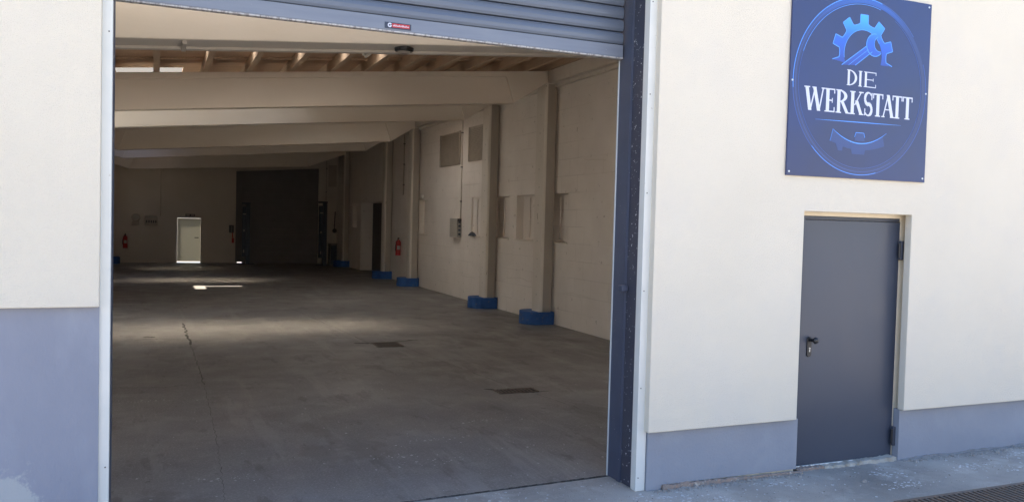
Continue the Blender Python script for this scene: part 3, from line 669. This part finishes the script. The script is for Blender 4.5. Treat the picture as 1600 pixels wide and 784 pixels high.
# ------------------------------------------------------------------ small fittings
lp = thing('bulkhead_lamp', 'round black bulkhead lamp under the front beam', 'lamp', (2.21, 8.75, 3.72))
LX, LY, LZ = 2.42, 8.69, 3.535+.085*2.42
b = MB(); b.tube((LX, LY, LZ-.002), (LX, LY, LZ-.04), .105, .098, 24); b.build('housing', 'black', lp, .006)
b = MB(); b.tube((LX, LY, LZ-.041), (LX, LY, LZ-.06), .075, .05, 24); b.build('lens', 'grille', lp, .01)
def bz(x): return 3.535+.085*x
ct = thing('cable_trunking', 'cream cable trunking along the underside of the front beam, jointed near the left', 'cable duct', (0, 8.7, 3.5))
for x0, x1 in ((-1.7, .22), (.265, 6.2)):
    b = MB(); b.box(x0, x1, 8.86, 8.95, (bz(x0)-.028, bz(x1)-.028), (bz(x0)-.001, bz(x1)-.001)); b.build('duct', 'column', ct, .003)
b = MB(); b.box(.222, .263, 8.55, 8.965, bz(.24)-.034, bz(.24)+.0-.0005); b.build('joint_clip', 'column', ct, .003)
tb = thing('batten_lamp', 'unlit pale fluorescent tube hung between the roof purlins', 'lamp', (2.62, 11.8, 4.3))
b = MB(); b.box(2.90, 2.98, 11.35, 12.75, 4.40, 4.44); b.build('housing', 'white', tb, .004)
b = MB(); b.tube((2.94, 11.4, 4.38), (2.94, 12.7, 4.38), .02); b.build('tube', 'white', tb, smooth=True)

def extinguisher(x, y, z, ax, lab, big=1.0):
    t_ = thing('fire_extinguisher', lab, 'fire extinguisher', (x, y, z), 'fire extinguishers')
    r = .08*big
    b = MB(); b.tube((x, y, z), (x, y, z+.42), r, r, 18); b.tube((x, y, z+.42), (x, y, z+.48), r, .03, 18); b.build('cylinder', 'red', t_, .008)
    b = MB(); b.tube((x, y, z+.48), (x, y, z+.53), .025, .025, 12); b.box(x-.012, x+.012, y-.10, y+.02, z+.53, z+.55); b.build('valve', 'black', t_)
    b = MB(); b.tube((x-.02, y-.06, z+.5), (x-.085, y-.02, z+.32), .012); b.tube((x-.085, y-.02, z+.32), (x-.085, y-.02, z+.14), .012, .018); b.build('hose', 'black', t_)
    b = MB(); b.box(x-.05, x+.05, y-r-.003, y-r+.012, z+.18, z+.30); b.build('paper_band', 'boxgrey', t_)
extinguisher(6.87, 24.85, .80, 1, 'red fire extinguisher on the right wall between two columns')
extinguisher(-1.02, YE-.09, .55, 0, 'fire extinguisher on the end wall near the left gateway jamb')
# electrical box on the right wall
eb = thing('switch_box', 'grey switch box with round dials at the foot of a wall conduit', 'switch box', (6.9, 19.8, 1.5))
b = MB(); b.box(6.85, XR-.002, 19.42, 19.98, 1.50, 1.97); b.build('housing', 'boxgrey', eb, .01)
for k in range(4):
    b = MB(); b.tube((6.91, 19.42, 1.58+.1*k), (6.91, 19.395, 1.58+.1*k), .030, n=12); b.build('dial', 'lift', eb)
b = MB(); b.box(6.865, 6.955, 19.405, 19.4195, 1.90, 1.955); b.build('label_plate', 'darkgrey', eb)
def pipe(lab, pts, r=.014, m='column', clips=3):
    t_ = thing('conduit_pipe', lab, 'pipe', pts[0], 'wall conduits')
    b = MB()
    for p, q in zip(pts, pts[1:]): b.tube(p, q, r, r, 10)
    b.build('pipe', m, t_, smooth=True)
    p, q = Vector(pts[0]), Vector(pts[1])
    for k in range(clips):
        c = p.lerp(q, (k+.5)/clips); b = MB(); b.box(c.x-.025, c.x+.03, c.y-.02, c.y+.02, c.z-.012, c.z+.012); b.build('clip', 'darkgrey', t_)
pipe('thin vertical conduit on the right wall running down to the switch box', [(6.95, 19.45, 4.5), (6.95, 19.45, 1.97)], .014)
pipe('short vertical conduit high on the right wall, left of the third column', [(6.93, 24.6, 4.5), (6.93, 24.6, 2.65)], .018, 'grille')
pipe('long vertical conduit in the right corner of the end wall, left of the vent', [(6.5, YE-.03, 4.4), (6.5, YE-.03, 1.5)], .018, 'grille')
pipe('thin conduit down the end wall left of the dark gate', [(.2, YE-.03, 4.2), (.2, YE-.03, 1.8)], .012, 'grille', 0)
# device on window ledge
dv = thing('ledge_lamp', 'small dark blue emergency lamp on a blind-window ledge', 'lamp', (6.92, 18.55, 1.56))
b = MB(); b.prism([(18.38, 1.5605), (18.72, 1.5605), (18.66, 1.60), (18.55, 1.645), (18.44, 1.60)], 'x', 6.88, 6.98); b.build('housing', 'lift', dv, .006)
b = MB(); b.tube((6.93, 18.55, 1.645), (6.93, 18.55, 1.66), .03, .02, 12); b.build('dome', 'darkgrey', dv)
sn = thing('motion_sensor', 'tiny white sensor above a blind window by the third column', 'sensor', (6.94, 22.7, 2.5))
b = MB(); b.box(6.92, XR-.001, 22.62, 22.72, 2.52, 2.62); b.build('housing', 'white', sn, .015)
b = MB(); b.tube((6.92, 22.67, 2.56), (6.90, 22.67, 2.56), .03, .015, 12); b.build('lens', 'white', sn)
for y0, y1, z0, z1, lab in ((19.60, 21.12, 3.31, 4.14, 'wider grey louvred vent grille, high between the second and third columns'), (17.95, 18.93, 3.34, 4.16, 'narrower grey louvred vent grille half hidden by the second column')):
    vg = thing('vent_grille', lab, 'vent', (6.95, (y0+y1)/2, z0), 'vent grilles high on the hall wall')
    b = MB(); b.box(XR-.02, XR-.002, y0, y1, z0, z1); b.build('backing', 'grille', vg)
    b = MB(); z = z0+.03
    while z < z1-.03: b.prism([(XR-.0205, z), (XR-.045, z-.02), (XR-.045, z-.014), (XR-.0205, z+.006)], 'y', y0+.02, y1-.02); z += .04
    b.build('louvres', 'grille', vg)
    for q in (y0-.02, y1-.018):
        b = MB(); b.box(XR-.05, XR-.0205, q, q+.038, z0, z1); b.build('frame_side', 'grille', vg)
vg = thing('vent_grille', 'distant grey vent grille high on the end wall in the right corner', 'vent', (6.75, YE, 3.17), 'vent grilles high on the hall wall')
b = MB(); b.box(6.58, 6.92, YE-.02, YE-.002, 3.17, 4.06); b.build('backing', 'grille', vg)
b = MB(); z = 3.2
while z < 4.02: b.box(6.6, 6.9, YE-.035, YE-.0205, z, z+.012); z += .05
b.build('louvres', 'grille', vg)
# side doorway leaf
sdl = thing('side_door', 'dark door leaf deep in the side doorway of the right wall', 'door', (7.4, 28.5, 0))
b = MB(); b.box(7.40, 7.46, 27.02, 30.33, .005, 2.47); b.build('leaf', 'black', sdl)
b = MB(); b.box(7.36, 7.40, 27.5, 27.6, 1.0, 1.12); b.build('handle', 'steel', sdl)
# end wall fittings
cb = thing('clock_panel', 'rounded grey meter housing on the end wall, left of the other panel', 'meter', (-.67, YE, 1.45))
b = MB(); b.tube((-.67, YE-.002, 1.72), (-.67, YE-.09, 1.72), .16, .15, 20); b.build('dial_housing', 'grille', cb, .01)
b = MB(); b.box(-.80, -.54, YE-.08, YE-.002, 1.44, 1.57); b.build('lower_box', 'grille', cb, .01)
b = MB(); b.tube((-.67, YE-.09, 1.73), (-.67, YE-.093, 1.73), .11, .11, 20); b.build('dial_face', 'boxgrey', cb)
cb.name = 'meter_housing'
pn = thing('fuse_panel', 'rectangular grey fuse panel on the end wall beside the rounded meter', 'fuse box', (-.13, YE, 1.45))
b = MB(); b.box(-.36, .10, YE-.10, YE-.002, 1.44, 1.74); b.build('housing', 'grille', pn, .01)
b = MB(); b.box(-.34, .08, YE-.115, YE-.10, 1.70, 1.79); b.build('cover', 'boxgrey', pn, .005)
for k in range(5):
    b = MB(); b.box(-.31+.08*k, -.26+.08*k, YE-.115, YE-.1005, 1.52, 1.62); b.build('breaker', 'darkgrey', pn)
cs = thing('gate_control', 'dark push-button control with hanging cable beside the far gate', 'switch box', (2.8, YE, 1.2))
b = MB(); b.box(2.70, 2.88, YE-.10, YE-.002, 1.20, 1.50); b.build('housing', 'darkgrey', cs, .01)
b = MB(); b.tube((2.83, YE-.05, 1.2), (2.85, YE-.05, .82), .02); b.box(2.81, 2.89, YE-.08, YE-.02, .80, .98); b.build('pendant', 'red', cs)
for k in range(3):
    b = MB(); b.tube((2.79, YE-.10, 1.26+.08*k), (2.79, YE-.115, 1.26+.08*k), .022, n=10); b.build('push_button', 'boxgrey', cs)
for x, y, h, lab in ((3.33, 34.0, 2.36, 'dark blue lift post standing at the left edge of the far gate'), (6.16, 33.2, 2.48, 'dark blue lift post standing by the right wall near the cabinet')):
    t_ = thing('lift_post', lab, 'lift post', (x, y, 0), 'blue lift posts at the far gate')
    b = MB(); b.box(x-.05, x+.09, y-.10, y+.16, .02, h); b.build('column', 'lift', t_, .01)
    b = MB(); b.box(x-.20, x-.055, y-.06, y+.12, .3, h-.12); b.build('carriage', 'lift', t_, .01)
    b = MB(); b.box(x-.28, x+.26, y-.2, y+.3, .001, .02); b.build('base_plate', 'lift', t_)
    b = MB(); b.box(x-.22, x+.10, y-.12, y+.18, h-.02, h+.05); b.build('head', 'lift', t_, .01)
    for q in ((x-.155, x-.115, y-.075, y-.061, 1.27, 1.35), (x-.155, x-.12, y-.075, y-.061, .45, .56), (x-.18, x-.07, y-.075, y-.061, h-.43, h-.39)):
        b = MB(); b.box(*q); b.build('painted_glint', 'boxgrey', t_)  # pale plates painted in place of small light glints on the post
cbn = thing('floor_cabinet', 'low dark cabinet on the floor near the right end of the far gate', 'cabinet', (6.33, 33.1, 0))
b = MB(); b.box(6.30, 6.56, 32.6, 33.05, .03, .86); b.build('body', 'gate', cbn, .01)
b = MB(); b.box(6.32, 6.54, 32.585, 32.599, .06, .82); b.build('door', 'lift', cbn, .006)
b = MB(); b.box(6.29, 6.57, 32.59, 33.06, .861, .885); b.build('top', 'gate', cbn, .006)
vl = thing('wall_tap', 'dark valve tap with handwheel on a short pipe in the far right corner', 'tap', (6.85, YE-.1, 1.3))
b = MB(); b.tube((6.88, YE-.05, 2.15), (6.85, YE-.05, 1.36), .022); b.tube((6.85, YE-.05, 1.38), (6.80, YE-.17, 1.30), .035, .03); b.build('pipe', 'darkgrey', vl)
b = MB(); b.tube((6.84, YE-.15, 1.36), (6.84, YE-.19, 1.36), .09, .09, 16); b.build('handwheel', 'darkgrey', vl)

# ------------------------------------------------------------------ floor drains, cracks
for x0, x1, y0, y1, lab in ((3.10, 3.46, 12.15, 12.55, 'rusty square floor drain farther inside the hall, with split frame'), (3.58, 4.02, 8.53, 8.70, 'dark slot drain in the hall floor nearer the gateway')):
    d = thing('floor_drain', lab, 'drain', ((x0+x1)/2, (y0+y1)/2, 0), 'drains in the hall floor')
    b = MB(); b.box(x0, x1, y0, y1, .0015, .004); b.build('pit', 'pit', d)
    b = MB(); x = x0+.02
    while x < x1-.02: b.box(x, x+.016, y0+.02, y1-.02, .0045, .010); x += .045
    b.build('bars', 'grate', d)
    for q in ((x0-.02, x1+.02, y0-.022, y0, .0015, .009), (x0-.02, x1+.02, y1, y1+.022, .0015, .009), (x0-.022, x0, y0, y1, .0015, .0095), (x1, x1+.022, y0, y1, .0015, .0095)):
        b = MB(); b.box(*q); b.build('frame_bar', 'grate', d)
def bitcrack(): pass
def crack(pts, w, name='floor_crack', m='pit', z=.0030, jit=.01, sub=12):
    b = MB(); P = []
    for p, q in zip(pts, pts[1:]):
        for k in range(sub): P.append((p[0]+(q[0]-p[0])*k/sub+random.uniform(-jit, jit), p[1]+(q[1]-p[1])*k/sub+random.uniform(-jit, jit)))
    P.append(pts[-1])
    for p, q in zip(P, P[1:]):
        d = (Vector(q)-Vector(p)); n_ = Vector((-d.y, d.x)).normalized()*w*random.uniform(.2, 1)/2
        b.poly([(p[0]-n_.x, p[1]-n_.y, z), (q[0]-n_.x, q[1]-n_.y, z), (q[0]+n_.x, q[1]+n_.y, z), (p[0]+n_.x, p[1]+n_.y, z)])
    o = b.build(name, m, fix=False); return tag(o, kind='structure')
random.seed(21)
crack([(.47, 15.6), (.50, 13.0)], .05, jit=.02, sub=24)
crack([(.50, 13.0), (.53, 9.9)], .010, jit=.015, sub=40); crack([(.53, 9.9), (.50, 7.2), (.44, 5.5)], .005, m='hairline', sub=40)
crack([(-.40, 9.98), (.1, 9.85), (.35, 9.95)], .02, m='hairline', sub=16)
crack([(2.85, 12.60), (3.1, 12.5), (3.46, 12.58), (3.85, 12.75)], .07, jit=.03, sub=14); crack([(3.05, 12.12), (3.5, 12.10)], .06, jit=.02, sub=14)
crack([(3.5, 8.80), (3.62, 8.70), (3.7, 8.74), (4.06, 8.70)], .06, jit=.02, sub=12); crack([(3.56, 8.52), (4.15, 8.49)], .05, jit=.012, sub=20)
crack([(3.45, 12.1), (3.85, 8.75)], .010, m='hairline', sub=40); crack([(3.95, 8.4), (4.4, 5.6)], .008, m='hairline', sub=40); crack([(-.4, 13.6), (0, 13.7), (.45, 13.5)], .02, m='hairline', jit=.03)
crack([(-.1, 13.95), (.02, 13.9)], .10, jit=.03, sub=6)
crack([(2.6, 18.0), (3.05, 12.6)], .012, m='hairline', sub=30)

crack([(-.3, 5.332), (.6, 5.372), (1.66, 5.414), (2.4, 5.452), (3.2, 5.495)], .022, jit=.002, sub=20)
# ------------------------------------------------------------------ yard drain channel, loose bits
dg = thing('drain_channel', 'rusty iron drain grating set in the concrete in front of the steel door', 'drain', (6, 4.0, 0))
b = MB(); b.box(4.86, 9.5, 3.86, 4.27, .002, .003); b.build('pit', 'pit', dg)
b = MB(); x = 4.87
while x < 9.4: 
    b.prism([(x, 3.88), (x+.022, 3.88), (x+.055, 4.25), (x+.033, 4.25)], 'z', .0035, .014); x += .05
b.build('bars', 'grate', dg)
for q in ((4.84, 9.5, 4.251, 4.285), (4.84, 9.5, 3.845, 3.879), (4.83, 4.86, 3.88, 4.25)):
    b = MB(); b.box(*q, .002, .015); b.build('frame_bar', 'grate', dg)
def bits(name, label, m, n, gen, smin, smax, h, z0=0.0005):
    b = MB()
    for _ in range(n):
        x, y = gen(); r = random.uniform(smin, smax)*random.choice((.5, .6, .8, 1)); k = random.randint(4, 6); a0 = random.uniform(0, 6.28); st = random.uniform(.45, 1)
        pts = []
        rot = random.uniform(0, 6.28)
        for j in range(k):
            a = a0+2*math.pi*j/k; rr = r*random.uniform(.6, 1.1); px, py = rr*math.cos(a), rr*st*math.sin(a)
            pts.append((x+px*math.cos(rot)-py*math.sin(rot), y+px*math.sin(rot)+py*math.cos(rot)))
        hh = h*random.uniform(.3, 1)*(r/smax)
        i = len(b.v); b.v += [(p[0], p[1], z0) for p in pts]+[((p[0]-x)*.7+x, (p[1]-y)*.7+y, z0+hh*random.uniform(.6, 1)) for p in pts]
        b.f.append(tuple(range(i+k, i+2*k)))
        for j in range(k): b.f.append((i+j, i+(j+1) % k, i+k+(j+1) % k, i+k+j))
    o = b.build(name, m, fix=False); return tag(o, label, None, None, 'stuff')
random.seed(9)
def near_wall():
    x = random.uniform(3.0, 8.0); return x, 5.06-abs(random.gauss(0, .4))
def thresh(): return random.uniform(.6, 3.3), 5.40-abs(random.gauss(0, .25))
def inside(): return random.uniform(-.2, 6.5), 5.5+abs(random.gauss(0, 2.4))
def wallbase(): return random.choice((random.uniform(5.8, 7.6), random.uniform(3.3, 4.7))), 5.055-abs(random.gauss(0, .03))
def clump():
    cx, cy = random.choice(((3.45, 4.85), (3.3, 4.95), (5.3, 4.55), (5.35, 4.8), (6.2, 4.75), (6.6, 4.6), (4.3, 4.9), (7.0, 4.9), (3.7, 4.75)))
    return cx+random.gauss(0, .10), min(5.06, cy+random.gauss(0, .05))
bits('paint_flakes', 'white paint flakes lying in clumps on the yard concrete', 'chip', 380, clump, .004, .022, .004)
bits('paint_flakes', 'white paint flakes scattered on the yard concrete', 'chip', 330, near_wall, .003, .015, .004)
bits('paint_flakes', 'white paint flakes along the gateway threshold', 'chip', 160, thresh, .004, .018, .004)
bits('paint_flakes', 'white paint flakes scattered on the hall floor', 'chip', 230, inside, .004, .016, .003, .0025)
def scuff():
    cx, cy, sx, sy = random.choice(((2.05, 6.25, .22, .05), (2.3, 6.9, .2, .03), (1.75, 6.5, .1, .05), (.15, 12.9, .25, .12), (2.9, 6.4, .2, .08), (3.0, 7.4, .15, .05), (-.1, 9.2, .1, .04), (.5, 6.3, .15, .04)))
    return cx+random.gauss(0, sx), cy+random.gauss(0, sy)
bits('plaster_crumbs', 'pale plaster crumbs scraped into streaks on the hall floor', 'chip', 260, scuff, .003, .016, .003, .0025)
bits('rubble_crumbs', 'grey rubble crumbs along the foot of the outer wall', 'stone', 420, wallbase, .006, .026, .022)
bits('grit', 'dark grit on the yard concrete', 'grate', 300, near_wall, .002, .009, .006)
for x, y, r, lab in ((5.02, 4.72, .035, 'palm-sized loose pale stone on the concrete before the steel door'), (6.85, 4.98, .03, 'small loose stone at the foot of the plinth far right')):
    b = MB(); i = 0; pts = []
    for j in range(7): a = j*.9; pts.append((x+r*random.uniform(.7, 1.1)*math.cos(a), y+r*.7*random.uniform(.8, 1.1)*math.sin(a)))
    n = 7; b.v = [(p[0], p[1], .001) for p in pts]+[((p[0]-x)*.6+x, (p[1]-y)*.6+y, .02) for p in pts]; b.f = [tuple(range(n, 2*n)), tuple(range(n-1, -1, -1))]+[(j, (j+1) % n, n+(j+1) % n, n+j) for j in range(n)]
    tag(b.build('loose_stone', 'stone', None, .004), lab, 'stone', 'loose stones')
